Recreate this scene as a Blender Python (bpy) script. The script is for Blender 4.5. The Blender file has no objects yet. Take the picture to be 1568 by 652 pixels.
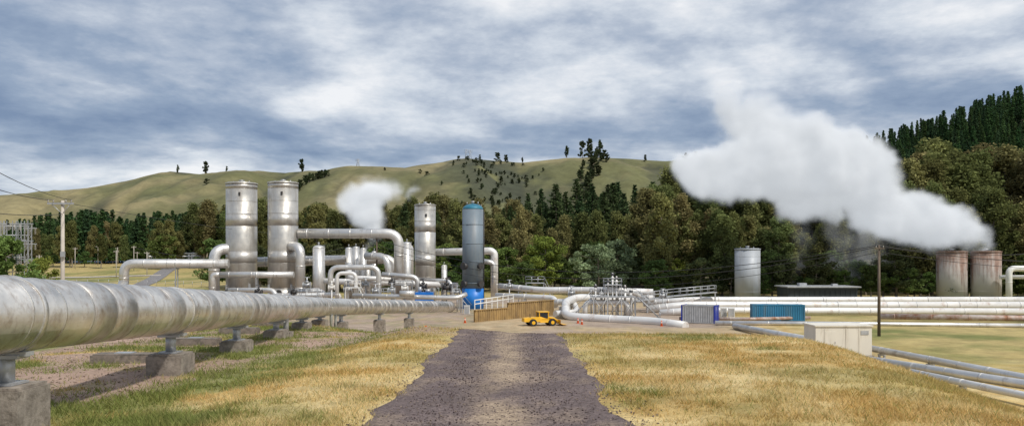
import bpy, math, random
import numpy as np
from mathutils import Vector, Matrix
random.seed(7); rng=np.random.default_rng(7)
scene=bpy.context.scene
try:
    scene.view_settings.view_transform='Standard'; scene.view_settings.look='None'; scene.view_settings.exposure=0
except Exception: pass
# ---------------------------------------------------------------- image pixel helpers: column, row and estimated distance to metres
F=1230.0; EYE=2.2; GZ=-6.8
def X(c,d): return (c-784.0)*d/F
def Z(r,d): return EYE+(396.0-r)*d/F
def W(c,r,d): return Vector((X(c,d),d,Z(r,d)))
# ---------------------------------------------------------------- noise
def vn(x,y,s=0.0):
    ix=np.floor(x); iy=np.floor(y); fx=x-ix; fy=y-iy
    fx=fx*fx*(3-2*fx); fy=fy*fy*(3-2*fy)
    def h(a,b):
        q=np.sin(a*127.1+b*311.7+s*74.7)*43758.5453
        return q-np.floor(q)
    return (h(ix,iy)*(1-fx)+h(ix+1,iy)*fx)*(1-fy)+(h(ix,iy+1)*(1-fx)+h(ix+1,iy+1)*fx)*fy
def fbm(x,y,s=0.0,o=4):
    a=0.5; t=0; n=0
    for i in range(o):
        t=t+a*vn(x,y,s+i*3.1); n+=a; x=x*2.03+5.2; y=y*2.03+1.7; a*=0.5
    return t/n
def sm(t):
    t=np.clip(t,0,1); return t*t*(3-2*t)
def ground_h(x,y):
    x=np.asarray(x,float); y=np.asarray(y,float)
    p=-0.024*(np.clip(y,-30,60)-10)
    L=sm((-x-3.3)/3.2)
    p=p-0.25*L-0.013*np.clip(y-12,0,60)*L
    ye=27+np.clip(-x,0,14)*1.5+(fbm(x*0.25,x*0,17)-0.5)*3
    xe=6.3+np.clip(y-12,0,30)*0.15
    a=np.clip((x-xe)/16,0,None); b=np.clip((y-ye)/32,0,None); c=np.clip((-17-x)/25,0,None)
    t=sm(np.sqrt(np.maximum(a,c)**2+b**2))
    z=p*(1-t)+GZ*t
    z=z+(fbm(x*0.45,y*0.45,3)-0.5)*0.14*(1-t)*sm((np.abs(x)-1.6)/1.5) + (fbm(x*0.05,y*0.05,9)-0.5)*0.5*sm((y-60)/40)*0.6
    z=z+8.0*sm((y-180)/200)
    hr=np.interp(x,[60,100,130,171,255,350,600,2000],[0,4,16,42,70,100,140,160])
    z=z+hr*sm((y-215)/190)*(1-sm((y-500)/400))
    return z
def gh(x,y): return float(ground_h(np.array([x]),np.array([y]))[0])
# ---------------------------------------------------------------- material helpers
def newmat(name):
    m=bpy.data.materials.new(name); m.use_nodes=True
    nt=m.node_tree; nt.nodes.clear()
    out=nt.nodes.new('ShaderNodeOutputMaterial')
    return m,nt,out
def N(nt,t,**k):
    n=nt.nodes.new(t)
    for a,b in k.items():
        if hasattr(n,a): setattr(n,a,b)
    return n
def noise(nt,vec,scale,detail=4,rough=0.6):
    n=N(nt,'ShaderNodeTexNoise'); n.inputs['Scale'].default_value=scale; n.inputs['Detail'].default_value=detail; n.inputs['Roughness'].default_value=rough
    if vec is not None: nt.links.new(vec,n.inputs['Vector'])
    return n
def ramp(nt,fac,stops):
    r=N(nt,'ShaderNodeValToRGB'); el=r.color_ramp.elements
    while len(el)<len(stops): el.new(0.5)
    for e,(p,c) in zip(el,stops):
        e.position=p; e.color=(c[0],c[1],c[2],1) if hasattr(c,'__len__') else (c,c,c,1)
    nt.links.new(fac,r.inputs['Fac']); return r
def mixc(nt,fac,a,b,mode='MIX'):
    m=N(nt,'ShaderNodeMix'); m.data_type='RGBA'; m.blend_type=mode
    for s,v in ((m.inputs[0],fac),(m.inputs[6],a),(m.inputs[7],b)):
        if isinstance(v,bpy.types.NodeSocket): nt.links.new(v,s)
        elif isinstance(v,(int,float)): s.default_value=v
        else: s.default_value=(v[0],v[1],v[2],1)
    return m.outputs[2]
def surf(name,col,rough=0.6,metal=0.0,var=0.25,scale=1.5,dirt=None,dirtamt=0.3,bump=0.0,streak=False,bscale=20):
    m,nt,out=newmat(name)
    b=N(nt,'ShaderNodeBsdfPrincipled'); nt.links.new(b.outputs[0],out.inputs[0])
    tc=N(nt,'ShaderNodeTexCoord'); v=tc.outputs['Object']
    n1=noise(nt,v,scale,5)
    c1=ramp(nt,n1.outputs['Fac'],[(0.3,[c*(1-var) for c in col]),(0.7,[min(1,c*(1+var*0.6)) for c in col])]).outputs[0]
    if dirt:
        mp=N(nt,'ShaderNodeMapping'); nt.links.new(v,mp.inputs[0])
        mp.inputs['Scale'].default_value=(1,1,0.12) if streak else (1,1,1)
        n2=noise(nt,mp.outputs[0],scale*2.2,6,0.7)
        f=ramp(nt,n2.outputs['Fac'],[(0.62-dirtamt*0.45,0.0),(0.80-dirtamt*0.3,1.0)]).outputs[0]
        c1=mixc(nt,f,c1,dirt)
    nt.links.new(c1,b.inputs['Base Color'])
    rr=ramp(nt,n1.outputs['Fac'],[(0.3,max(0.05,rough-0.1)),(0.7,min(1,rough+0.12))])
    nt.links.new(rr.outputs[0],b.inputs['Roughness'])
    b.inputs['Metallic'].default_value=metal
    if bump>0:
        n3=noise(nt,v,bscale,5); bp=N(nt,'ShaderNodeBump'); bp.inputs['Strength'].default_value=bump; bp.inputs['Distance'].default_value=0.03
        nt.links.new(n3.outputs['Fac'],bp.inputs['Height']); nt.links.new(bp.outputs[0],b.inputs['Normal'])
    return m
M={}
M['alu']=surf('aluminium_cladding',(0.68,0.665,0.64),0.38,0.65,0.14,0.5,(0.36,0.32,0.28),0.15,0.15,True,6)
M['alubig']=surf('weathered_cladding',(0.70,0.68,0.645),0.34,0.8,0.20,1.6,(0.40,0.34,0.29),0.30,0.35,False,3)
M['clad2']=surf('cladding_sheet',(0.62,0.60,0.57),0.40,0.8,0.22,2.2,(0.38,0.32,0.27),0.35,0.35,False,4)
M['steel']=surf('separator_steel',(0.55,0.535,0.50),0.38,0.6,0.2,0.6,(0.38,0.35,0.31),0.28,0.1,True,4)
M['steel2']=surf('separator_steel_sheet',(0.52,0.505,0.475),0.39,0.6,0.2,0.6,(0.37,0.34,0.305),0.3,0.1,True,4)
M['pale']=surf('pale_pipe',(0.74,0.73,0.71),0.5,0.25,0.12,0.3,(0.42,0.28,0.2),0.14,0,False)
M['gal']=surf('galvanised_steel',(0.46,0.47,0.48),0.45,0.5,0.2,2.0)
M['dkmetal']=surf('dark_metal',(0.06,0.065,0.07),0.5,0.4,0.3,2.0,(0.12,0.07,0.04),0.3)
M['rusty']=surf('rusty_pipe',(0.50,0.44,0.40),0.6,0.2,0.25,0.4,(0.27,0.12,0.06),0.45)
M['bluegrey']=surf('grey_blue_paint',(0.17,0.215,0.255),0.5,0.05,0.15,0.4,(0.23,0.24,0.25),0.25,0,True)
M['blue']=surf('blue_paint',(0.012,0.18,0.60),0.4,0,0.15,0.7)
M['dome']=surf('blue_dome',(0.03,0.18,0.27),0.45,0.1,0.15,0.7)
M['contblue']=surf('container_blue',(0.03,0.19,0.34),0.5,0.1,0.2,0.5,(0.10,0.2,0.27),0.25,0,True)
M['navy']=surf('container_navy',(0.015,0.035,0.33),0.45,0.1,0.1,0.5)
M['white']=surf('white_paint',(0.78,0.77,0.74),0.5,0,0.08,0.8,(0.45,0.4,0.33),0.18,0,True)
M['cream']=surf('cream_cladding',(0.72,0.68,0.59),0.6,0,0.06,0.5,(0.46,0.41,0.33),0.15,0,True)
M['conc']=surf('concrete',(0.33,0.285,0.24),0.9,0,0.3,2.5,(0.15,0.125,0.10),0.45,0.5)
M['concdk']=surf('weathered_concrete',(0.24,0.20,0.165),0.9,0,0.3,2.5,(0.10,0.09,0.07),0.4,0.5)
M['polec']=surf('concrete_pole',(0.50,0.45,0.39),0.85,0,0.15,1)
M['wood']=surf('pole_timber',(0.12,0.09,0.065),0.9,0,0.3,3,(0.2,0.16,0.12),0.3,0,True)
M['pile']=surf('retaining_timber',(0.38,0.25,0.10),0.85,0,0.3,0.7,(0.14,0.09,0.05),0.35,0,True)
M['yellow']=surf('machine_yellow',(0.80,0.43,0.015),0.4,0,0.12,1.0)
M['rubber']=surf('rubber',(0.02,0.02,0.02),0.85,0,0.2,3)
M['glass']=surf('dark_glass',(0.02,0.025,0.03),0.08,0,0.1,1)
M['orange']=surf('safety_orange',(0.75,0.12,0.02),0.5,0,0.1,2)
M['shed']=surf('dark_roofing',(0.03,0.04,0.045),0.5,0.2,0.3,0.3)
M['greytank']=surf('grey_tank_paint',(0.38,0.41,0.45),0.55,0.1,0.1,0.3,(0.29,0.30,0.31),0.3,0,True)
M['wire']=surf('cable',(0.03,0.03,0.03),0.6,0.2,0.1,1)
M['ceramic']=surf('insulator',(0.35,0.33,0.30),0.3,0,0.1,1)
def rust_tank_mat():
    m,nt,out=newmat('rusty_white_tank'); b=N(nt,'ShaderNodeBsdfPrincipled'); nt.links.new(b.outputs[0],out.inputs[0])
    tc=N(nt,'ShaderNodeTexCoord'); mp=N(nt,'ShaderNodeMapping'); mp.inputs['Scale'].default_value=(1,1,0.12); nt.links.new(tc.outputs['Object'],mp.inputs[0])
    n=noise(nt,mp.outputs[0],0.9,6,0.7); n2=noise(nt,tc.outputs['Object'],0.6,5)
    sx=N(nt,'ShaderNodeSeparateXYZ'); nt.links.new(tc.outputs['Object'],sx.inputs[0])
    mr=N(nt,'ShaderNodeMapRange'); mr.inputs[1].default_value=3.0; mr.inputs[2].default_value=11; mr.inputs[3].default_value=-0.16; mr.inputs[4].default_value=0.22
    nt.links.new(sx.outputs[2],mr.inputs[0])
    a=N(nt,'ShaderNodeMath'); a.operation='ADD'; nt.links.new(n.outputs['Fac'],a.inputs[0]); nt.links.new(mr.outputs[0],a.inputs[1])
    f=ramp(nt,a.outputs[0],[(0.40,0.0),(0.66,1.0)]).outputs[0]
    rc=ramp(nt,n2.outputs['Fac'],[(0.3,(0.13,0.07,0.05)),(0.7,(0.32,0.21,0.16))]).outputs[0]
    c=mixc(nt,f,(0.50,0.47,0.44),rc); nt.links.new(c,b.inputs['Base Color']); b.inputs['Roughness'].default_value=0.75
    return m
M['rusttank']=rust_tank_mat()
def foliage(name,tint=0.28,trans=0.3,hue=0.012):
    m,nt,out=newmat(name)
    at=N(nt,'ShaderNodeAttribute'); at.attribute_name='Col'
    oi=N(nt,'ShaderNodeObjectInfo')
    hs=N(nt,'ShaderNodeHueSaturation'); nt.links.new(at.outputs['Color'],hs.inputs['Color'])
    mr=N(nt,'ShaderNodeMapRange'); mr.inputs[3].default_value=1-tint; mr.inputs[4].default_value=1+tint; nt.links.new(oi.outputs['Random'],mr.inputs[0]); nt.links.new(mr.outputs[0],hs.inputs['Value'])
    ml=N(nt,'ShaderNodeMath'); ml.operation='MULTIPLY'; ml.inputs[1].default_value=7.31; nt.links.new(oi.outputs['Random'],ml.inputs[0])
    fr=N(nt,'ShaderNodeMath'); fr.operation='FRACT'; nt.links.new(ml.outputs[0],fr.inputs[0])
    mh=N(nt,'ShaderNodeMapRange'); mh.inputs[3].default_value=0.5-hue; mh.inputs[4].default_value=0.5+hue*1.8; nt.links.new(fr.outputs[0],mh.inputs[0]); nt.links.new(mh.outputs[0],hs.inputs['Hue'])
    d=N(nt,'ShaderNodeBsdfDiffuse'); t=N(nt,'ShaderNodeBsdfTranslucent'); mx=N(nt,'ShaderNodeMixShader'); mx.inputs[0].default_value=trans
    nt.links.new(hs.outputs[0],d.inputs[0]); nt.links.new(hs.outputs[0],t.inputs[0]); nt.links.new(d.outputs[0],mx.inputs[1]); nt.links.new(t.outputs[0],mx.inputs[2]); nt.links.new(mx.outputs[0],out.inputs[0])
    return m
M['leaf']=foliage('tree_foliage'); M['blade']=foliage('grass_blades',0.0,0.35,0.0)
M['bark']=surf('bark',(0.26,0.22,0.17),0.95,0,0.3,1.5)
def ground_mat(name,s1,s2,amp=0.35,bump=0.6,speck=None):
    m,nt,out=newmat(name); b=N(nt,'ShaderNodeBsdfPrincipled'); nt.links.new(b.outputs[0],out.inputs[0])
    at=N(nt,'ShaderNodeAttribute'); at.attribute_name='Col'
    g=N(nt,'ShaderNodeNewGeometry'); n1=noise(nt,g.outputs['Position'],s1,8,0.7); n2=noise(nt,g.outputs['Position'],s2,4,0.7)
    r1=ramp(nt,n1.outputs['Fac'],[(0.25,1-amp),(0.75,1+amp)]); r2=ramp(nt,n2.outputs['Fac'],[(0.3,1-amp*0.9),(0.7,1+amp*0.6)])
    c=mixc(nt,1.0,at.outputs['Color'],r1.outputs[0],'MULTIPLY'); c=mixc(nt,1.0,c,r2.outputs[0],'MULTIPLY')
    if speck:
        vo=N(nt,'ShaderNodeTexVoronoi'); vo.inputs['Scale'].default_value=speck; nt.links.new(g.outputs['Position'],vo.inputs['Vector'])
        r3=ramp(nt,vo.outputs['Color'],[(0.1,0.6),(0.9,1.45)]); c=mixc(nt,0.8,c,r3.outputs[0],'MULTIPLY')
    nt.links.new(c,b.inputs['Base Color']); b.inputs['Roughness'].default_value=0.95
    b.inputs['Specular IOR Level'].default_value=0.2
    bp=N(nt,'ShaderNodeBump'); bp.inputs['Strength'].default_value=bump; bp.inputs['Distance'].default_value=0.04
    nt.links.new(n2.outputs['Fac'],bp.inputs['Height']); nt.links.new(bp.outputs[0],b.inputs['Normal'])
    return m
M['ground']=ground_mat('grassy_ground',0.5,14.0)
M['road']=ground_mat('gravel_surface',0.6,30.0,0.28,0.7,22.0)
M['hill']=ground_mat('hill_pasture',0.012,0.09,0.25,0.0)
# ---------------------------------------------------------------- mesh builder
class MB:
    def __init__(s): s.v=[];s.f=[];s.mi=[];s.sm=[]
    def add(s,v,f,mi=0,smooth=False):
        o=len(s.v); s.v.extend([tuple(a) for a in v])
        for q in f: s.f.append(tuple(i+o for i in q)); s.mi.append(mi); s.sm.append(smooth)
    def box(s,c,size,mi=0,rot=0.0,tilt=None):
        x,y,z=[a/2 for a in size]; R=Matrix.Rotation(rot,3,'Z')
        if tilt: R=R@Matrix.Rotation(tilt,3,'Y')
        vs=[Vector(c)+R@Vector((sx*x,sy*y,sz*z)) for sz in(-1,1) for sy in(-1,1) for sx in(-1,1)]
        s.add(vs,[(0,2,3,1),(4,5,7,6),(0,1,5,4),(2,6,7,3),(0,4,6,2),(1,3,7,5)],mi)
    def ring(s,p,t,r,n,up=None):
        t=t.normalized(); a=up if up else (Vector((0,0,1)) if abs(t.z)<0.9 else Vector((1,0,0)))
        u=t.cross(a).normalized(); w=u.cross(t)
        return [p+u*(r*math.cos(2*math.pi*i/n))+w*(r*math.sin(2*math.pi*i/n)) for i in range(n)],w
    def sweep(s,pts,rs,n=16,mi=0,caps=True):
        pts=[Vector(p) for p in pts]; o=len(s.v); up=None; k=len(pts)
        if not hasattr(rs,'__len__'): rs=[rs]*k
        for i,p in enumerate(pts):
            t=(pts[min(i+1,k-1)]-pts[max(i-1,0)])
            if up is not None and abs(t.normalized().dot(up))>0.95: up=None
            rg,up=s.ring(p,t,rs[i],n,up)
            s.v.extend([tuple(a) for a in rg])
        for i in range(k-1):
            for j in range(n):
                a=o+i*n+j; b=o+i*n+(j+1)%n
                s.f.append((a,b,b+n,a+n)); s.mi.append(mi); s.sm.append(True)
        if caps:
            s.f.append(tuple(o+j for j in range(n))[::-1]); s.mi.append(mi); s.sm.append(False)
            s.f.append(tuple(o+(k-1)*n+j for j in range(n))); s.mi.append(mi); s.sm.append(False)
    def cyl(s,a,b,r,r2=None,n=16,mi=0): s.sweep([a,b],[r,r if r2 is None else r2],n,mi)
    def dome(s,c,r,h,n=24,mi=0,k=6):
        c=Vector(c); s.sweep([c+Vector((0,0,h*math.sin(i/k*math.pi/2*0.995))) for i in range(k+1)],[max(0.02,r*math.cos(i/k*math.pi/2*0.995)) for i in range(k+1)],n,mi)
    def pipe(s,pts,r,bend=2.5,n=18,mi=0,bands=0,bmi=None,steps=7):
        pts=[Vector(p) for p in pts]; out=[pts[0]]; straight=[]; last=pts[0]
        for i in range(1,len(pts)-1):
            p=pts[i]; d0=(pts[i-1]-p); d1=(pts[i+1]-p); b=min(r*bend,d0.length*0.48,d1.length*0.48)
            a=p+d0.normalized()*b; c=p+d1.normalized()*b
            straight.append((last,a)); last=c
            for k in range(steps+1):
                t=k/steps; out.append(a*(1-t)**2+p*2*t*(1-t)+c*t*t)
        out.append(pts[-1]); straight.append((last,pts[-1]))
        s.sweep(out,r,n,mi)
        if bands:
            for a,b in straight:
                L=(b-a).length; d=(b-a).normalized() if L>0 else None; q=bands*0.4
                while q<L-0.2:
                    s.cyl(a+d*q,a+d*(q+0.10+r*0.12),r*1.035,n=n,mi=mi if bmi is None else bmi); q+=bands
        return out
    def build(s,name,mats,parent=None,loc=None):
        me=bpy.data.meshes.new(name); 
        if loc is not None:
            L=Vector(loc); s.v=[tuple(Vector(a)-L) for a in s.v]
        me.from_pydata(s.v,[],s.f)
        for m in mats: me.materials.append(M[m])
        me.polygons.foreach_set('material_index',s.mi); me.polygons.foreach_set('use_smooth',s.sm); me.update()
        o=bpy.data.objects.new(name,me); scene.collection.objects.link(o)
        if loc is not None: o.location=loc
        if parent: o.parent=parent
        return o
def empty(name,loc=(0,0,0)):
    e=bpy.data.objects.new(name,None); e.location=loc; scene.collection.objects.link(e); return e
def npmesh(name,v,f,mats,col=None,smooth=False,mi=None):
    me=bpy.data.meshes.new(name); v=np.asarray(v,dtype=np.float32); f=np.asarray(f,dtype=np.int32); k=f.shape[1]
    me.vertices.add(len(v)); me.vertices.foreach_set('co',v.ravel())
    me.loops.add(f.size); me.loops.foreach_set('vertex_index',f.ravel())
    me.polygons.add(len(f)); me.polygons.foreach_set('loop_start',np.arange(0,f.size,k,dtype=np.int32))
    try: me.polygons.foreach_set('loop_total',np.full(len(f),k,dtype=np.int32))
    except Exception: pass
    if smooth: me.polygons.foreach_set('use_smooth',np.ones(len(f),dtype=bool))
    for m in mats: me.materials.append(M[m])
    if mi is not None: me.polygons.foreach_set('material_index',mi)
    me.update(calc_edges=True)
    if col is not None:
        a=me.color_attributes.new('Col','FLOAT_COLOR','POINT'); c=np.ones((len(v),4),dtype=np.float32); c[:,:3]=col; a.data.foreach_set('color',c.ravel())
    me.validate()
    return me
def obj(name,me,parent=None):
    o=bpy.data.objects.new(name,me); scene.collection.objects.link(o)
    if parent: o.parent=parent
    return o
def gridmesh(name,xs,ys,hf,cf,mats):
    xx,yy=np.meshgrid(xs,ys); x=xx.ravel(); y=yy.ravel(); z=hf(x,y); nx=len(xs); ny=len(ys)
    i=np.arange(nx*ny).reshape(ny,nx); f=np.stack([i[:-1,:-1].ravel(),i[:-1,1:].ravel(),i[1:,1:].ravel(),i[1:,:-1].ravel()],1)
    return obj(name,npmesh(name,np.stack([x,y,z],1),f,mats,cf(x,y,z),True))
# ---------------------------------------------------------------- ground colours
def lerp(a,b,t): return a*(1-t[:,None])+b*t[:,None]
DRY=np.array([0.50,0.34,0.125]); STRAW=np.array([0.61,0.475,0.235]); GREEN=np.array([0.165,0.20,0.06]); OLIVE=np.array([0.35,0.29,0.11])
PINK=np.array([0.39,0.275,0.21]); YARD=np.array([0.37,0.29,0.225])
def green_mask(x,y):
    n=fbm(x*0.55,y*0.55,21); n2=fbm(x*0.16,y*0.16,5); n3=fbm(x*1.6,y*1.6,55)
    left=sm((-x-2.8)/3.5)*0.22
    return np.clip(sm((n*0.45+n2*0.3+n3*0.25+left-0.59)/0.18),0,1)
def bare_mask(x,y):
    n=fbm(x*0.6,y*0.4,33)*0.7+fbm(x*1.9,y*1.6,37)*0.3
    m=sm((-x-6.3)/1.6)*sm((n-0.45)/0.12)
    m2=sm((y-26)/4)*sm((48-y)/6)*sm((-x+0.5)/1.5)*sm((x+8.5)/2)*sm((n-0.38)/0.14)*0.85
    return np.clip(m+m2,0,1)
def grass_col(x,y):
    n=fbm(x*0.9,y*0.9,12); c=lerp(DRY[None]*np.ones((len(x),1)),STRAW[None],sm((n-0.35)/0.3))
    c=lerp(c,OLIVE[None],sm((fbm(x*0.25,y*0.25,44)-0.46)/0.2)*0.7)
    return lerp(c,GREEN[None],green_mask(x,y)*0.85)
def ground_col(x,y,z):
    c=grass_col(x,y)
    c=lerp(c,PINK[None],bare_mask(x,y))
    far=sm((y-60)/20)
    n=fbm(x*0.03,y*0.03,8)*0.5+fbm(x*0.15,y*0.15,28)*0.5; fc=lerp(np.ones((len(x),1))*np.array([0.19,0.20,0.065])[None],np.array([0.43,0.34,0.145])[None],sm((n-0.38)/0.16))
    c=lerp(c,fc,far*sm((np.abs(x)-34)/10)); c=lerp(c,fc,sm((y-150)/60))
    yard=sm((y-62)/15)*sm((190-y)/15)*sm((x+75)/12)*sm((38-x)/12)*(0.6+0.4*sm((fbm(x*0.08,y*0.08,14)-0.42)/0.1))
    c=lerp(c,YARD[None],yard)
    fl=sm((y-200)/30)*sm((x+20)/40); c=lerp(c,np.array([0.07,0.065,0.035])[None],fl*0.85)
    return c
def spaced(lo,hi,step,far,g):
    a=list(np.arange(lo,hi+1e-6,step)); s=step; x=hi
    while x<far: s*=g; x+=s; a.append(x)
    return a
yp=spaced(-20,56,0.5,3200,1.045); ym=[-2500,-1200,-600,-300,-150,-80,-40]
xp=spaced(0,24,0.5,3000,1.05); xs=sorted(set([-a for a in xp]+xp))
def gh2(x,y): # lowered a touch under the gravel road so the two sheets never touch
    return ground_h(x,y)-0.05*(1-sm((np.abs(x+0.17)-1.4)/0.5))*sm((60-y)/5)
ground=gridmesh('ground',np.array(xs),np.array(ym+yp),gh2,ground_col,['ground'])
# gravel road
ys=np.arange(-15,75,0.3); T=np.linspace(0,1,31)
cx=-0.17-0.0014*np.clip(ys-28,0,None)**2
lw=1.86+0.40*(fbm(ys*0.6,ys*0,2)-0.5)*2; rw=1.84+0.40*(fbm(ys*0.6,ys*0,6)-0.5)*2
x=(cx-lw)[:,None]*(1-T)[None]+(cx+rw)[:,None]*T[None]; y=np.repeat(ys[:,None],31,1)
z=ground_h(x.ravel(),y.ravel()).reshape(x.shape)-0.012; z[:,0]-=0.06; z[:,-1]-=0.06; z[:,1:-1]+=0.02
z-=0.03*(np.exp(-((x-cx[:,None]-0.85)/0.35)**2)+np.exp(-((x-cx[:,None]+0.85)/0.35)**2))*0.5
xr=x.ravel(); yr=y.ravel(); base=np.array([0.165,0.128,0.122]); sand=np.array([0.38,0.29,0.205])
cen=np.abs(xr-np.repeat(cx,31)); n=fbm(xr*1.3,yr*0.5,71)
sd=np.clip(np.exp(-(cen/0.42)**2)*sm((n-0.34)/0.22)*0.9+0.35*sm((fbm(xr*2.3,yr*1.6,72)-0.52)/0.18),0,1)
col=lerp(np.ones((len(xr),1))*base[None],sand[None],sd)
i=np.arange(x.size).reshape(x.shape); f=np.stack([i[:-1,:-1].ravel(),i[:-1,1:].ravel(),i[1:,1:].ravel(),i[1:,:-1].ravel()],1)
obj('gravel_road',npmesh('gravel_road',np.stack([xr,yr,z.ravel()],1),f,['road'],col,True))
# loose stones (one object)
def stones(name,n,xr_,yr_,smin,smax,cols,test):
    x=rng.uniform(*xr_,n); y=yr_[0]+(yr_[1]-yr_[0])*rng.uniform(0,1,n)**1.7; k=test(x,y); x=x[k]; y=y[k]; n=len(x)
    s=smin+(smax-smin)*rng.uniform(0,1,n)**3; z=ground_h(x,y)+s*0.2+0.005
    o=np.array([[1,0,0],[0,1,0],[-1,0,0],[0,-1,0],[0,0,.7],[0,0,-.7]],float)
    a=rng.uniform(0,6.28,n); ca,sa=np.cos(a),np.sin(a)
    j=rng.uniform(0.6,1.3,(n,6,3)); v=o[None]*j*s[:,None,None]
    vx=v[:,:,0]*ca[:,None]-v[:,:,1]*sa[:,None]+x[:,None]; vy=v[:,:,0]*sa[:,None]+v[:,:,1]*ca[:,None]+y[:,None]; vz=v[:,:,2]+z[:,None]
    tri=np.array([[0,1,4],[1,2,4],[2,3,4],[3,0,4],[1,0,5],[2,1,5],[3,2,5],[0,3,5]])
    f=(tri[None]+6*np.arange(n)[:,None,None]).reshape(-1,3)
    c=np.array(cols)[rng.integers(0,len(cols),n)]*rng.uniform(0.75,1.25,(n,1)); c=np.repeat(c,6,0)
    obj(name,npmesh(name,np.stack([vx,vy,vz],2).reshape(-1,3),f,['blade'],c))
stones('road_gravel',24000,(-2.5,2.2),(8,32),0.005,0.022,[(0.17,0.13,0.125),(0.24,0.19,0.18),(0.13,0.10,0.10),(0.34,0.27,0.22)],lambda x,y:np.abs(x+0.17)<1.95+0.28*rng.standard_normal(len(x)))
stones('loose_gravel',18000,(-16,0),(9,46),0.010,0.042,[(0.40,0.29,0.23),(0.33,0.25,0.19),(0.46,0.37,0.30)],lambda x,y:bare_mask(x,y)>rng.uniform(0.2,1,len(x)))
# grass blades (one object)
def grass(name,n):
    y=8.5+40*rng.uniform(0,1,n)**1.35; c=rng.uniform(-60,1620,n); x=(c-784)/F*y
    edge=1.66+0.9*(fbm(y*0.9,x*0+np.sign(x),91)-0.42)+0.34*np.abs(rng.standard_normal(n))
    k=(np.abs(x+0.17)>edge)&(x<13)&(x>-15)
    x=x[k];y=y[k]; k=rng.uniform(0,1,len(x))>bare_mask(x,y)*0.90; x=x[k];y=y[k]; n=len(x)
    dn=fbm(x*1.7,y*1.7,50); k=rng.uniform(0,1,n)<0.2+sm((dn-0.3)/0.3); x=x[k];y=y[k];dn=dn[k]; n=len(x)
    z=ground_h(x,y)-0.01; gm=green_mask(x,y)
    h=(0.03+0.085*rng.uniform(0,1,n)**2.2)*(0.6+1.0*dn)*(1+0.5*gm); w=0.004+0.00028*y+0.003*gm
    a=rng.uniform(0,6.28,n); b=rng.uniform(0,6.28,n); ln=h*rng.uniform(0.3,1.3,n)
    p0=np.stack([x-w*np.cos(a),y-w*np.sin(a),z],1); p1=np.stack([x+w*np.cos(a),y+w*np.sin(a),z],1); p2=np.stack([x+ln*np.cos(b),y+ln*np.sin(b),z+h],1)
    v=np.stack([p0,p1,p2],1).reshape(-1,3); f=np.arange(3*n).reshape(n,3)
    c=grass_col(x,y)*rng.uniform(0.78,1.4,(n,1)); gsel=(rng.uniform(0,1,n)<0.09+0.3*gm); c[gsel]=np.array([0.21,0.25,0.07])
    obj(name,npmesh(name,v,f,['blade'],np.repeat(np.clip(c,0,0.85),3,0)))
grass('grass',460000)
# ---------------------------------------------------------------- hills
rp=[(-1500,330),(-600,318),(0,303),(75,298),(150,289),(215,274),(265,263),(315,268),(350,264),(400,262),(440,265),(510,263),(545,256),(590,257),(625,259),(660,254),(700,246),(745,245),(800,250),(850,246),(900,241),(960,244),(1020,248),(1090,241),(1200,250),(1500,235),(3000,240)]
rx=np.array([X(a,1200) for a,b in rp]); rz=np.array([Z(b,1200) for a,b in rp])
def folds(x,y):
    wx=x+60*(fbm(x*0.004,y*0.004,90)-0.5)
    return np.abs(fbm(wx*0.0048+y*0.0008,y*0.0018,64)-0.5)*2, np.abs(fbm(wx*0.013,y*0.006,66)-0.5)*2
def hill_h(x,y):
    r=np.interp(x,rx,rz)
    wob=(fbm(x*0.004,y*0.004,61)-0.5)*120
    s=sm((y+wob*sm((1100-y)/300)-640)/(560))
    sp,sp2=folds(x,y)
    m=np.sin(np.clip((y-600)/590,0,1)*math.pi)**0.9
    z=r*s+ m*(-110*(0.30-np.minimum(sp,0.30))-34*(0.25-np.minimum(sp2,0.27)))
    z=z-(np.clip(y-1230,0,None))*0.12+ (fbm(x*0.02,y*0.02,68)-0.5)*4*s
    e=sm((y-560)/60)
    return -12*(1-e)+e*np.maximum(z,-4)
def hill_c(x,y,z):
    n=fbm(x*0.006,y*0.005,81); n2=fbm(x*0.02,y*0.012,84)
    c=lerp(np.ones((len(x),1))*np.array([0.14,0.14,0.064])[None],np.array([0.265,0.225,0.118])[None],sm((n*0.55+n2*0.45-0.41)/0.2))
    sp,sp2=folds(x,y)
    g=sm((0.12-sp)/0.10)*sm((n2-0.36)/0.12)*0.8+sm((0.08-sp2)/0.08)*0.35
    cxm=X(745,1100); g2=np.exp(-((x-cxm-(1100-y)*0.1)/70)**2)*sm((fbm(x*0.03,y*0.02,85)-0.36)/0.10)*sm((y-820)/150)
    c=lerp(c,np.array([0.062,0.068,0.044])[None],np.clip(g+g2*0.95,0,1))
    return c
gridmesh('hills',np.linspace(-1600,1800,520),np.concatenate([np.linspace(560,1260,190),np.linspace(1280,2200,14)]),hill_h,hill_c,['hill'])
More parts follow.
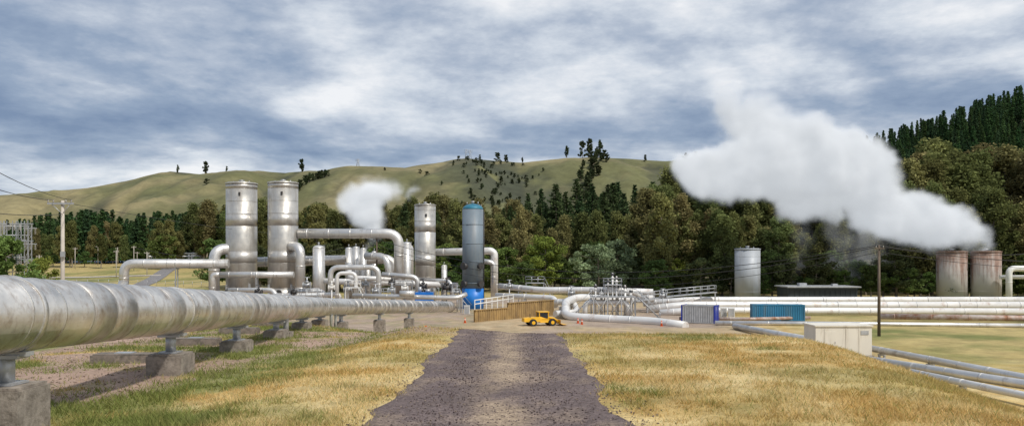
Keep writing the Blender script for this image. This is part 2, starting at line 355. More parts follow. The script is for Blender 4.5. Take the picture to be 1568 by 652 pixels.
# ---------------------------------------------------------------- trees
def leafquads(cen,size,colr,flat=0.0):
    n=len(cen); a=rng.standard_normal((n,3)); a/=np.linalg.norm(a,axis=1)[:,None]; b=rng.standard_normal((n,3)); b-=a*(a*b).sum(1)[:,None]; b/=np.linalg.norm(b,axis=1)[:,None]
    s=size*rng.uniform(0.5,1.25,(n,1)); a=a*s; b=b*s*0.55
    v=np.stack([cen-a,cen-b,cen+a,cen+b],1).reshape(-1,3); f=np.arange(4*n).reshape(n,4)
    return v,f,np.repeat(colr,4,0)
def finish_tree(name,mb,v,f,c):
    tv=np.array(mb.v); tf=np.array([q for q in mb.f if len(q)==4]); nt_=len(tv)
    V=np.concatenate([tv,v]); Fa=np.concatenate([tf,f+nt_]); C=np.concatenate([np.ones((nt_,3))*0.1,c]); mi=np.concatenate([np.zeros(len(tf),int),np.ones(len(f),int)]).astype(np.int32)
    return npmesh(name,V,Fa,['bark','leaf'],C,False,mi)
def broad(name,H,spread,start,nl,cl,leaf,col,nleaf=110,bark=0.018,flat=0.7,topw=0.6):
    mb=MB(); tr=[Vector((0,0,-0.5))]; d=Vector((0,0,0))
    for i in range(1,7):
        d+=Vector((random.uniform(-1,1),random.uniform(-1,1),0))*H*0.012; tr.append(Vector((d.x,d.y,H*0.9*i/6)))
    mb.sweep(tr,[H*bark*(1-i/7.2) for i in range(7)],6,0,False)
    cents=[]
    for k in range(nl):
        t=start+(0.97-start)*((k+random.random())/nl); q=t*6/0.9; i=min(5,int(q)); p=tr[i].lerp(tr[i+1],min(1,q-i)) if i<6 else tr[6]
        a=k*2.4+random.uniform(-.5,.5); tt=(t-start)/(1-start); w=spread*H*(math.sin(math.pi*min(1,(tt*0.85+0.18)))**topw)*random.uniform(0.4,1.15)
        e=p+Vector((math.cos(a)*w,math.sin(a)*w,random.uniform(0.02,0.12)*H)); e.z=min(e.z,H*0.98)
        mid=p.lerp(e,0.5)+Vector((0,0,-0.01*H)); mb.sweep([p,mid,e],[H*bark*0.35,H*bark*0.22,0.03],4,0,False)
        cents.append((e,1.0)); cents.append((mid+Vector((random.uniform(-1,1),random.uniform(-1,1),random.uniform(-.3,1)))*H*0.04,0.8))
    cents.append((tr[6]+Vector((0,0,H*0.05)),0.8))
    P=[];Cc=[]
    for e,s in cents:
        r=cl*H*s*random.uniform(0.55,1.25); m=int(nleaf*s*random.uniform(0.6,1.2)); u=rng.standard_normal((m,3)); u/=np.linalg.norm(u,axis=1)[:,None]; rad=r*rng.uniform(0.15,1.25,(m,1))**0.8
        pp=u*rad*np.array([1,1,flat])+np.array(e)[None]; P.append(pp)
        sh=random.uniform(0.72,1.28); cc=np.array(col)[None]*sh*rng.uniform(0.7,1.35,(m,1))
        Cc.append(cc)
    P=np.concatenate(P); Cc=np.concatenate(Cc); v,f,c=leafquads(P,leaf,Cc)
    return finish_tree(name,mb,v,f,c)
def conifer(name,H,R,col,levels=26,nb=9,bare=0.08):
    mb=MB(); mb.sweep([Vector((0,0,-0.5)),Vector((0,0,H*0.5)),Vector((0,0,H))],[H*0.014,H*0.008,0.02],5,0,False)
    P=[];Cc=[]
    for l in range(levels):
        t=l/levels; z0=H*(bare+(1-bare)*t); L=R*(1-t)**0.8*random.uniform(0.8,1.1)+0.25
        for b in range(nb):
            a=random.uniform(0,6.28); Lb=L*random.uniform(0.65,1.12); m=max(3,int(Lb*3.2)); q=(np.arange(m)+rng.uniform(0,1,m))/m
            w=0.12*Lb*rng.standard_normal(m)*(1.1-q)
            x=np.cos(a)*q*Lb-np.sin(a)*w; y=np.sin(a)*q*Lb+np.cos(a)*w; z=z0+0.35*q*Lb*0.6-0.10*Lb*q*q+rng.uniform(-.25,.25,m)
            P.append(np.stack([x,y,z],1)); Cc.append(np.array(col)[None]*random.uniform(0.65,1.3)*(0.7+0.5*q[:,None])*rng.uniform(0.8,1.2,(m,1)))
    P=np.concatenate(P); Cc=np.concatenate(Cc); v,f,c=leafquads(P,0.55,Cc); return finish_tree(name,mb,v,f,c)
EUC=[broad('eucalyptus_mesh%d'%i,28,sp,0.22,nl,0.052,0.36,col,230,0.013,1.35,0.9) for i,(col,sp,nl) in enumerate([((0.20,0.20,0.075),.15,32),((0.155,0.17,0.062),.12,30),((0.23,0.21,0.088),.17,34),((0.14,0.16,0.058),.13,32),((0.20,0.175,0.078),.11,28)])]
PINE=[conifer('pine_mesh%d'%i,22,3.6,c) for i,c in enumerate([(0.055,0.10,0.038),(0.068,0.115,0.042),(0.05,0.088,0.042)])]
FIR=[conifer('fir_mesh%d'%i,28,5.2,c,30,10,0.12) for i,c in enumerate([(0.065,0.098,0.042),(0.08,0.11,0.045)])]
RND=[broad('broadleaf_mesh%d'%i,14,0.30,0.16,24,0.085,0.32,c,210,0.022,0.9,0.5) for i,c in enumerate([(0.09,0.13,0.042),(0.13,0.175,0.05),(0.105,0.12,0.052)])]
PALE=broad('pale_mesh',14,0.38,0.10,26,0.095,0.30,(0.25,0.31,0.17),230,0.02,0.85,0.5)
BRT=broad('bright_mesh',14,0.27,0.12,24,0.085,0.30,(0.24,0.27,0.06),220,0.02,0.9,0.5)
SCR=[broad('scrub_mesh%d'%i,8,sp,0.08,nl,0.12,0.5,(0.06,0.075,0.036),70,0.03,fl,0.5) for i,(sp,nl,fl) in enumerate([(.36,14,.9),(.26,10,1.2),(.45,12,.7)])]
def place(par,meshes,mh,x,y,h,name='tree',wide=1.0,sink=0.2):
    o=obj(name,random.choice(meshes) if isinstance(meshes,list) else meshes,par); z=gh(x,y) if not callable(sink) else sink(x,y)
    s=h/mh; o.location=(x,y,z-0.2); o.rotation_euler=(0,0,random.uniform(0,6.28)); w=s*wide*random.uniform(0.85,1.15); o.scale=(w,w,s); return o
def band(par,meshes,mh,tops,c0,c1,d0,d1,n,lo=0.75,hi=1.0,wide=1.0,name='tree'):
    tc=[a for a,b in tops]; tr=[b for a,b in tops]
    for i in range(n):
        c=c0+(c1-c0)*(i+random.random())/n; d=random.uniform(d0,d1); x=X(c,d); top=Z(np.interp(c,tc,tr),d); g=gh(x,d)
        h=(top-g)*random.uniform(lo,hi)
        if h<3: h=3
        place(par,meshes,mh,x,d,h,name,wide)
e=empty('eucalyptus_forest'); T1=[(980,275),(1010,262),(1060,268),(1130,285),(1200,295),(1300,285),(1370,255),(1400,232),(1440,224),(1500,234),(1540,226),(1568,230),(1800,218)]
band(e,EUC,28,T1,985,1640,215,250,80,0.80,1.02,1.25)
band(e,EUC,28,T1,1000,1640,190,212,56,0.42,0.82,1.2)
band(e,RND,14,[(0,400),(3000,400)],1000,1640,178,190,36,0.5,1.3,1.4)
e=empty('pine_forest')
for i in range(1000):
    y=random.uniform(245,440); c=random.uniform(1180,1700); x=X(c,y)
    if x<95: continue
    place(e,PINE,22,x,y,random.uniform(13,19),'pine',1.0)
e=empty('mixed_woodland'); T2=[(20,335),(60,325),(150,318),(220,322),(300,312),(400,305),(500,312),(620,308),(690,298),(760,312),(800,300),(850,285),(890,272),(930,285),(1000,275),(1060,262)]
band(e,PINE,22,T2,10,330,330,420,120,0.7,1.02,1.2)
band(e,EUC+RND[:1],28,T2,0,340,300,340,34,0.5,0.8,1.2)
band(e,EUC+FIR,28,T2,280,800,300,360,100,0.7,1.02,1.3)
band(e,FIR,28,T2,770,1060,260,320,40,0.8,1.05,1.1)
band(e,EUC+RND[1:2],28,[(600,325),(800,330),(900,325),(1100,320)],600,1060,225,262,42,0.6,1.0,1.3)
band(e,RND,14,[(300,365),(800,370),(1100,365)],330,1060,205,228,46,0.6,1.0,1.4)
for m,c,d,h,w,nm in [(PALE,916,195,12,1.5,'pale_broadleaf_tree'),(PALE,945,200,13,1.2,'pale_broadleaf_tree'),(BRT,833,205,14,1.1,'bright_green_tree'),(BRT,1040,200,9,1.1,'bright_green_tree'),(RND[1],1065,185,8,1.1,'broadleaf_tree'),(RND[0],800,190,8,1.2,'broadleaf_tree'),(EUC[2],800,215,22,0.9,'eucalyptus_tree'),(EUC[0],700,235,24,1.0,'eucalyptus_tree'),(BRT,62,120,9,0.9,'bright_green_tree'),(RND[1],10,110,12,1.0,'broadleaf_tree'),(RND[1],250,300,13,1.3,'broadleaf_tree'),(RND[0],690,190,6,1.6,'broadleaf_tree')]:
    place(None,m,28 if m in EUC else 14,X(c,d),d,h,nm,w)
# scrub and trees over the hills
e=empty('hill_scrub')
hz=lambda x,y: float(hill_h(np.array([x]),np.array([y]))[0])
for (c,h,w) in [(272,13,.7),(315,18,.9),(347,8,.9),(462,18,.9),(762,13,1.2),(775,11,1.0),(800,8,.9),(868,17,.9),(892,24,.7),(903,26,.7),(918,25,.7),(988,10,.9),(1050,10,1.1),(1065,9,1.0),(735,8,.8)]:
    y=1170; place(e,SCR,8,X(c,y),y,h,'scrub',w*0.8,hz)
for i in range(300):
    k=random.random()
    if k<0.36: c=random.gauss(758,32); y=random.uniform(850,1150); h=random.uniform(3,7)
    elif k<0.52: c=random.gauss(903,10)+random.choice([0,0,14]); y=random.uniform(900,1160); h=random.uniform(8,14)
    elif k<0.66: t=random.random(); c=330+180*t+random.gauss(0,4); y=880+200*t; h=random.uniform(7,11)
    elif k<0.69: c=random.uniform(200,1100); y=random.uniform(850,1100); h=random.uniform(4,9)
    else: c=random.uniform(0,1300); y=random.uniform(680,790); h=random.uniform(6,12)
    place(e,SCR,8,X(c,y),y,h,'scrub',1.1,hz)
# ---------------------------------------------------------------- foreground steam pipeline
P0=Vector((-7.3,11.5,1.40)); dv=Vector((-4.5,40.5,-2.3))
A=P0-dv*(16.5/40.5); B=P0+dv; C=Vector((-6.6,85,-2.85))
mb=MB(); mb.pipe([A,B,C],0.55,6,40,0)
for (a,b) in ((A,B),(B,C)):
    L=(b-a).length; d=(b-a)/L; q=0.6; kk=0
    while q<L-1.1:
        mb.cyl(a+d*q,a+d*(q+0.035),0.558,n=40,mi=0)
        if random.random()<0.4: mb.cyl(a+d*(q+0.037),a+d*(q+1.048),0.5535,n=40,mi=3)
        q+=1.05
mb.cyl(C-(C-B).normalized()*0.1,C+(C-B).normalized()*0.12,0.6,n=32,mi=1)
def pc(y):
    return A+(B-A)*((y-A.y)/(B.y-A.y)) if y<=B.y else B+(C-B)*((y-B.y)/(C.y-B.y))
for y in [4.8,11.6,19.2,26,33,40,47,54,62,70]:
    p=pc(y); g=gh(p.x,y); top=max(g+0.30,p.z-0.55-0.50)
    w,a0,b0=(0.82,g-0.4,top)
    mb.box((p.x,y,(a0+b0)/2),(w,w,b0-a0),1); mb.box((p.x,y,b0+0.024),(w-0.06,w-0.06,0.04),1)
    zt=top+0.044
    mb.box((p.x,y,zt+0.02),(0.42,0.42,0.03),2); mb.cyl((p.x,y,zt+0.03),(p.x,y,p.z-0.56),0.12,n=14,mi=2)
    mb.box((p.x,y,p.z-0.60),(0.52,0.30,0.05),2); mb.box((p.x,y,p.z-0.56),(0.7,0.2,0.06),2)
    mb.cyl(p-dv.normalized()*0.06,p+dv.normalized()*0.06,0.572,n=40,mi=0)
mb.build('steam_pipeline',['alubig','conc','gal','clad2'])
for y in [8,15.5,22.5,29.5,36.5,43.5]:
    p=pc(y); x=p.x-2.3; g=gh(x,y); mb=MB(); mb.box((x,y,g+0.0),(1.7,0.6,0.46),0); mb.box((x,y,g+0.25),(1.6,0.5,0.03),0); mb.box((x,y,g+.28),(0.5,.3,.03),1)
    mb.build('concrete_plinth',['concdk','gal'])
x=X(438,34); g=gh(x,34); mb=MB(); mb.cyl((x,34,g-0.2),(x,34,Z(455,34)),0.11,n=14); mb.cyl((x,34,Z(455,34)),(x,34,Z(453,34)),0.14,n=14); mb.box((x,34,g+0.1),(0.5,0.5,0.25),1); mb.build('steel_post',['gal','conc'])
for c,d in [(507,50),(514,52),(521,55)]:
    x=X(c,d); mb=MB(); mb.cyl((x,d,gh(x,d)-.2),(x,d,Z(459,d)),0.09,n=10); mb.cyl((x,d,Z(459,d)),(x,d,Z(458,d)),0.13,n=10); mb.build('steel_post',['gal'])
# ---------------------------------------------------------------- vessels
def vessel(name,c,d,wpx,top,mat,domed=False,skirt=None,bands=5,rim=True,extra=None,bot=None,domemat=None,alt=None):
    x=X(c,d); r=wpx*d/F/2; g=(gh(x,d)-0.2) if bot is None else Z(bot,d); zt=Z(top,d); mb=MB(); mats=[mat,'dkmetal',skirt or mat,domemat or mat,'gal',alt or mat]
    hh=zt-g; dome=r*0.55 if domed else r*0.12; sk=hh*0.20 if skirt else 0
    if sk: mb.cyl((x,d,g),(x,d,g+sk),r*1.04,n=36,mi=2)
    mb.cyl((x,d,g+sk),(x,d,zt-dome),r,n=40,mi=0)
    if domed: mb.dome((x,d,zt-dome),r*0.995,dome,36,3)
    else:
        mb.cyl((x,d,zt-dome),(x,d,zt-dome*0.3),r*1.04,n=40,mi=0); mb.cyl((x,d,zt-dome*0.3),(x,d,zt),r*0.93,n=40,mi=0)
    for i in range(bands):
        z=g+sk+(hh-sk-dome)*(i+0.6)/bands; mb.cyl((x,d,z),(x,d,z+0.05),r*1.005,n=40,mi=0)
        if alt and i%3==0:
            z2=min(z+(hh-sk-dome)/bands,zt-dome); mb.cyl((x,d,z+.052),(x,d,z2-.002),r*1.0025,n=40,mi=5)
    mb.cyl((x,d,zt-0.05),(x,d,zt+0.5),r*0.12,n=12,mi=4); mb.cyl((x,d,zt+0.3),(x,d,zt+0.42),r*0.2,n=12,mi=4)
    if rim:
        mb.cyl((x+r*0.5,d,zt-0.1),(x+r*0.5,d,zt+0.35),0.09,n=8,mi=4); mb.cyl((x-r*0.55,d,zt-0.1),(x-r*0.55,d,zt+0.3),0.07,n=8,mi=4)
    if extra: extra(mb,x,d,r,g,zt)
    for s in (-0.22,0.22): mb.cyl((x+r*0.72+s*0.6,d+r*0.75,g),(x+r*0.72+s*0.6,d+r*0.75,zt),0.035,n=5,mi=4)
    mb.build(name,mats,loc=(x,d,g)); return x,r,g,zt
def ex12(mb,x,d,r,g,zt):
    mb.cyl((x,d-r*1.12,Z(447,d)),(x,d-r*0.9,Z(447,d)),0.55,n=16,mi=1)
    mb.box((x+r*0.2,d-r*1.02,zt-2.2),(0.35,0.12,0.5),1)
    for s in (-.75,.75): mb.box((x+r*s,d-r*.68,g+2.2),(.35,.35,4.4),4)
vessel('separator_tank',370,150,46,280,'steel',extra=ex12,bands=10,alt='steel2')
vessel('separator_tank',433.5,150,45,279,'steel',extra=ex12,bands=10,alt='steel2')
vessel('separator_tank',651,158,32,313,'steel',extra=ex12,bands=9,alt='steel2')
def exb(mb,x,d,r,g,zt):
    for (c,rr,rad) in [(712,407,.55),(739,407,.5),(712,434,.5),(739,434,.5)]:
        s=-1 if c<724 else 1; z=Z(rr,d); mb.cyl((x+s*r*0.55,d-r*0.6,z),(x+s*(r*0.85),d-r*1.05,z),rad,n=16,mi=1); mb.cyl((x+s*(r*0.85),d-r*1.05,z),(x+s*(r*0.9),d-r*1.1,z),rad*1.25,n=16,mi=1)
    mb.cyl((x+r*1.05,d,g+1),(x+r*1.05,d,zt-1.5),0.10,n=8,mi=1)
    for k in (0.25,0.45,0.62,0.8): mb.cyl((x,d,g+(zt-g)*k),(x,d,g+(zt-g)*k+0.1),r*1.025,n=36,mi=0)
vessel('blue_skirted_vessel',724,146,32,312,'bluegrey',True,'blue',0,True,exb,domemat='dome')
for c,w,t,d in [(488,18,375,146),(534,10,378,155),(545,10,377,157),(556,9,379,155),(623,13,370,152),(563,9,388,160),(573,8,384,162),(680,8,405,158)]:
    vessel('steam_scrubber',c,d,w,t,'alu',True,None,2,False)
vessel('grey_storage_tank',1144.5,172,38,380,'greytank',bands=3,rim=True)
vessel('rusty_silencer_tank',1457.5,178,43,384,'rusttank',bands=3,rim=False)
vessel('rusty_silencer_tank',1509.5,176,42,384,'rusttank',bands=3,rim=False)
# ---------------------------------------------------------------- plant pipework
def rpipe(name,pts,px,mat='alu',bend=2.6,bands=4,legs=0,n=18):
    d0=pts[0][2]; r=px*d0/F/2; mb=MB(); P=[W(*p) for p in pts]; mb.pipe(P,r,bend,n,0,bands)
    if legs:
        for a,b in zip(P[:-1],P[1:]):
            if abs((b-a).normalized().z)<0.35:
                L=(b-a).length; k=max(1,int(L/legs))
                for i in range(k):
                    c=a.lerp(b,(i+0.5)/k); g=gh(c.x,c.y)
                    if c.z-r-g>0.25:
                        dx=r*0.8; dirn=(b-a).normalized(); sd=Vector((-dirn.y,dirn.x,0))
                        for s in (-1,1):
                            q=c+sd*dx*s; mb.box((q.x,q.y,(g-0.2+c.z-r)/2),(0.16,0.16,c.z-r-g+0.2),1)
                        mb.box((c.x,c.y,c.z-r-0.08),(0.2 if abs(dirn.x)>0.5 else r*2.2,r*2.2 if abs(dirn.x)>0.5 else 0.2,0.16),1)
                        mb.cyl(c-dirn*0.12,c+dirn*0.12,r*1.06,n=n,mi=0)
    o=mb.build(name,[mat,'gal']); return o
SP='steam_pipe'
rpipe(SP,[(457,357.5,150),(611,357.5,150),(611,450,150)],15,'alu',2.6,4)
rpipe(SP,[(370,381,150),(328,381,147),(328,455,147)],16,'alu',2.2,4)
rpipe(SP,[(190,440,142),(190,403.5,142),(350,403.5,144)],14,'alu',2.2,4,14)
rpipe(SP,[(190,432,142),(176,458,138)],14,'alu',2.2,4)
rpipe(SP,[(392,401,157),(600,396,160),(606,425,160)],15,'alu',2.4,4,16)
rpipe(SP,[(337,420.5,143),(450,420.5,143)],10,'alu',2.2,4,10)
rpipe(SP,[(337,420.5,143),(326,420.5,143),(326,455,143)],9,'alu')
rpipe(SP,[(433,377,150),(460,377,146),(460,462,146)],14,'alu',2.2,4)
rpipe(SP,[(452,446,141),(497,446,141),(497,470,141)],9,'alu')
rpipe(SP,[(506,462,138),(506,409,138),(580,409,138),(580,450,138)],8,'alu',3.5,3)
rpipe(SP,[(516,462,136),(516,418,136),(545,418,136),(545,462,136)],6,'pale',3,3)
rpipe(SP,[(460,400,152),(530,396,154)],11,'alu',2,4)
rpipe(SP,[(497,430,146),(560,432,146),(640,434,146),(700,437,150)],9,'pale',3,4,9)
rpipe(SP,[(585,420,142),(640,424,142),(640,460,142)],8,'alu',3,3)
rpipe(SP,[(617,378,154),(628,378,154),(628,440,154)],11,'alu',1.5,4)
rpipe(SP,[(560,392,150),(592,392,148),(598,430,148)],11,'alu',3,4)
rpipe(SP,[(667,386,160),(752,384,158),(757,388,158),(757,455,158)],11,'pale',3,4)
rpipe(SP,[(740,400,150),(756,402,150),(756,448,150)],8,'alu',3,4)
rpipe(SP,[(540,452,133),(700,456,133),(714,450,134)],7,'alu',3,4,9)
rpipe(SP,[(640,428,150),(690,430,147),(694,455,146)],6,'alu',3,4)
rpipe(SP,[(535,404,150),(535,425,146),(600,427,144)],7,'pale',3,4)
rpipe(SP,[(420,452,138),(470,452,137),(520,450,137),(520,465,137)],7,'pale',3,4)
rpipe(SP,[(350,444,140),(420,444,140),(424,462,139)],8,'alu',3,4)
rpipe(SP,[(765,438,150),(830,444,142),(915,444,138),(1000,447,136)],9,'pale',3,4,8)
rpipe(SP,[(760,452,140),(850,456,134),(850,468,132)],8,'pale',3,4,8)
rpipe(SP,[(612,449,132),(635,449,132)],9,'alu')
rpipe(SP,[(1000,457,138),(940,458,136),(885,455,130),(866,462,126),(866,484,118),(905,487,116),(1000,492,111),(1050,499,106)],11,'pale',3.0,3,7)
rpipe(SP,[(845,462,132),(878,462,130),(884,478,124),(850,480,121)],9,'pale',3,3)
rpipe('steam_main',[(985,464,140),(1060,459,140),(1700,459,140)],10,'pale',2,5,9)
rpipe('steam_main',[(990,473,134),(1050,467,134),(1700,467.5,134)],12,'pale',2,5,9)
rpipe('steam_main',[(1010,479,128),(1060,475,128),(1700,477.5,128)],11,'pale',2,5,9)
rpipe('brine_pipe',[(1345,484,118),(1700,489,112)],9,'rusty',2,5,7)
rpipe('brine_pipe',[(1095,494,109),(1345,496,108),(1700,500,104)],7,'alu',2,5,7)
rpipe('brine_pipe',[(1040,487,116),(1150,488,114),(1240,486,118)],5,'rusty',2,5,7)
rpipe('brine_pipe',[(1125,499,103),(1255,523,80)],9,'alu',2,4,9)
rpipe('brine_pipe',[(1318,530,76),(1568,578,56.5),(1720,608,48)],10,'alu',2,3,6,24)
rpipe('brine_pipe',[(1295,545,69.5),(1568,588,54),(1720,612,48)],12,'alu',2,3,6,24)
rpipe('brine_pipe',[(1395,569,60),(1568,605,49.5),(1700,632,43)],10,'pale',2,3,6,24)
rpipe(SP,[(1620,411,170),(1545,411,170),(1545,470,170)],9,'white',2,4,12)
rpipe(SP,[(1531,424,172),(1620,424,172)],6,'white',2,4,12)
def valve(c,r,d,s=1.0,mat='gal'):
    p=W(c,r,d); mb=MB(); mb.cyl(p+Vector((-.5*s,0,0)),p+Vector((.5*s,0,0)),0.3*s,n=14); 
    for k in(-.5,.5): mb.cyl(p+Vector(((k-.06)*s,0,0)),p+Vector(((k+.06)*s,0,0)),0.45*s,n=14)
    mb.cyl(p,p+Vector((0,0,1.1*s)),0.12*s,n=10); mb.cyl(p+Vector((0,0,.35*s)),p+Vector((0,0,.55*s)),0.3*s,n=12)
    t=[p+Vector((math.cos(a)*.42*s,math.sin(a)*.42*s,1.1*s)) for a in np.linspace(0,6.283,13)]; mb.sweep(t,0.04*s,6,0,False)
    mb.box(p+Vector((0,0,1.1*s)),(.8*s,.05*s,.05*s)); g=gh(p.x,p.y); mb.cyl((p.x,p.y,g),(p.x,p.y,p.z-.25*s),0.1,n=8)
    mb.build('gate_valve',[mat])
for c,r,d,s,m in [(470,436,140,1.2,'gal'),(486,455,137,1,'gal'),(533,443,140,1.3,'gal'),(560,436,140,1.1,'gal'),(575,445,135,1,'gal'),(600,444,138,1.1,'gal'),(620,441,138,1,'white'),(648,438,140,1.2,'dkmetal'),(684,440,140,1.5,'dkmetal'),(700,447,137,1,'gal'),(780,438,140,1,'gal'),(396,447,138,1.1,'dkmetal'),(350,447,140,1,'dkmetal'),(1015,452,134,1,'gal'),(875,448,130,1,'gal'),(600,432,140,1,'dkmetal'),(508,440,136,1,'white'),(450,447,137,.9,'dkmetal')]:
    valve(c,r,d,s,m)
def motor_skid(c,d):
    x=X(c,d); g=gh(x,d)+1.2; mb=MB(); mb.box((x,d,g-0.45),(3.6,2.4,1.9),0); mb.box((x,d,g+1.3),(3.0,2.0,1.55),1)
    for i in range(9): mb.box((x-1.3+i*0.32,d-1.03,g+1.3),(0.06,0.06,1.4),1)
    mb.cyl((x-0.8,d,g+2.1),(x-0.8,d,g+3.0),0.3,n=12,mi=2); mb.cyl((x+.6,d-.2,g+2.1),(x+.6,d-.2,g+2.6),0.45,n=12,mi=2); mb.build('pump_skid',['conc','blue','gal'])
motor_skid(650,138)
def railing(mb,pts,h=1.1,step=1.5,mi=0,r=0.035):
    pts=[Vector(p) for p in pts]
    for a,b in zip(pts[:-1],pts[1:]):
        for q in (h,h*0.55): mb.cyl(a+Vector((0,0,q)),b+Vector((0,0,q)),r,n=5,mi=mi)
        k=max(1,int((b-a).length/step))
        for i in range(k+1):
            p=a.lerp(b,i/k); mb.cyl(p,p+Vector((0,0,h)),r,n=5,mi=mi)
# valve platform with stairs
mb=MB(); d=124
x0,x1=X(905,d),X(972,d); zd=Z(453,d); g=GZ
mb.box(((x0+x1)/2,d,zd-0.1),(x1-x0,4,0.18),0)
for x in np.linspace(x0+.2,x1-.2,4):
    for y in (d-1.9,d+1.9): mb.box((x,y,(g+zd-.2)/2-0.05),(0.18,0.18,zd-.2-g+0.3),0)
for a in range(3):
    xa=x0+.2+a*(x1-x0-.4)/3; xb=xa+(x1-x0-.4)/3; mb.cyl((xa,d-1.9,g),(xb,d-1.9,zd-.2),0.05,n=5); mb.cyl((xb,d-1.9,g),(xa,d-1.9,zd-.2),0.05,n=5)
railing(mb,[(x0,d-2,zd),(x1,d-2,zd),(x1,d+2,zd),(x0,d+2,zd),(x0,d-2,zd)],1.1,1.2)
zd2=Z(436,d); xa,xb=X(925,d),X(952,d); mb.box(((xa+xb)/2,d+.4,zd2),(xb-xa,2.2,0.14),0)
for x in (xa+.1,xb-.1):
    for y in (d-.6,d+1.4): mb.box((x,y,(zd+zd2)/2),(0.12,0.12,zd2-zd),0)
railing(mb,[(xa,d-.7,zd2),(xb,d-.7,zd2),(xb,d+1.5,zd2),(xa,d+1.5,zd2),(xa,d-.7,zd2)],1.0,1.0)
for k in range(15):
    t=k/14; mb.box((x1+0.2+t*3.2,d-2.6,zd-0.1-t*(zd-g)),(0.28,1.0,0.04),0)
for y in (d-3.1,d-2.1):
    mb.cyl((x1,y,zd),(x1+3.4,y,g),0.07,n=5); mb.cyl((x1,y,zd+1),(x1+3.4,y,g+1),0.035,n=5)
    for t in (0,.25,.5,.75,1): mb.cyl((x1+3.4*t,y,zd+(g-zd)*t),(x1+3.4*t,y,zd+(g-zd)*t+1),0.03,n=5)
for k in range(10):
    t=k/9; mb.box((x0-0.2-t*2.6,d-2.6,zd-0.1-t*(zd-g)*0.8),(0.28,1.0,0.04),0)
mb.cyl((x0,d-2.1,zd),(x0-3,d-2.1,g+.4),0.07,n=5); mb.cyl((x0,d-2.1,zd+1),(x0-3,d-2.1,g+1.4),0.035,n=5)
for c,t,rr in [(912,436,.12),(921,442,.2),(931,428,.1),(938,418,.12),(944,424,.16),(957,438,.2),(966,444,.13)]:
    x=X(c,d); mb.cyl((x,d,g),(x,d,Z(t,d)),rr,n=12,mi=1); mb.cyl((x,d,Z(t+8,d)),(x,d,Z(t+6,d)),rr*1.9,n=12,mi=1); mb.cyl((x-.25,d,Z(t+2,d)),(x+.25,d,Z(t+2,d)),0.22,n=10,mi=2)
    mb.dome((x,d,Z(t,d)),rr,rr,10,1,3)
mb.pipe([(X(895,d),d-1,g),(X(895,d),d-1,Z(462,d)),(X(960,d),d-1,Z(462,d)),(X(960,d),d-1,g)],0.4,2.4,14,1)
mb.pipe([(X(915,d),d+1,Z(444,d)),(X(960,d),d+1,Z(444,d)),(X(985,d),d+4,Z(455,d))],0.35,2.4,14,1)
mb.build('valve_platform',['gal','pale','dkmetal'])
# pipe bridge walkway
mb=MB(); a=W(972,461,132); b=W(1030,453,136); c=W(1095,447,139)
for p,q in ((a,b),(b,c)):
    L=(q-p).length; m=(p+q)/2; an=math.atan2((q-p).y,(q-p).x); mb.box(m,(L,1.2,0.16),0,an,-math.atan2((q-p).z,math.hypot((q-p).x,(q-p).y)))
off=Vector((0,-.6,0.05)); railing(mb,[a+off,b+off,c+off],1.15,1.3,0,0.04); off=Vector((0,.6,0.05)); railing(mb,[a+off,b+off,c+off],1.15,1.3,0,0.04)
for t in (0,.33,.66,1):
    p=a.lerp(b,t) if t<.5 else b.lerp(c,t); g=gh(p.x,p.y); mb.box((p.x,p.y,(p.z+g)/2-.1),(0.2,0.2,p.z-g),0)
mb.build('access_walkway',['gal'])
def platform(name,c,r,d,w,mat='gal'):
    mb=MB(); p=W(c,r,d); g=gh(p.x,d); mb.box(p,(w,2,0.14),0)
    for sx in(-1,1):
        for sy in(-1,1): mb.box((p.x+sx*(w/2-.1),d+sy*.9,(g+p.z)/2-.07),(0.12,0.12,p.z-g-.14),0)
    railing(mb,[(p.x-w/2,d-1,p.z+.07),(p.x+w/2,d-1,p.z+.07),(p.x+w/2,d+1,p.z+.07),(p.x-w/2,d+1,p.z+.07),(p.x-w/2,d-1,p.z+.07)],1.1,1.0)
    for k in range(8): mb.box((p.x+w/2+.2+k*.25,d-1.3,p.z-.15-k*(p.z-g)/8),(0.24,.8,.04),0)
    mb.cyl((p.x+w/2,d-1.7,p.z),(p.x+w/2+2.2,d-1.7,g),.06,n=5); mb.cyl((p.x+w/2,d-1.7,p.z+1),(p.x+w/2+2.2,d-1.7,g+1),.035,n=5)
    mb.build(name,[mat])
platform('service_platform',819,433,150,3.5); platform('service_platform',541,440,136,2.4,'white'); platform('service_platform',475,452,136,3); platform('service_platform',690,452,142,3.2)
platform('service_platform',590,452,137,3); platform('service_platform',617,436,144,3.4)
mb=MB(); a,b=Vector((X(727,124),124,-5.1)),Vector((X(786,134),134,-4.7))
for k in range(8):
    p=a.lerp(b,k/7); g=gh(p.x,p.y); mb.box((p.x,p.y,(p.z+1.0+g)/2),(0.14,0.14,p.z+1.0-g),0)
for h in (0.3,0.9): mb.cyl(a+Vector((0,0,h)),b+Vector((0,0,h)),0.09,n=6)
mb.build('white_barrier_fence',['white'])
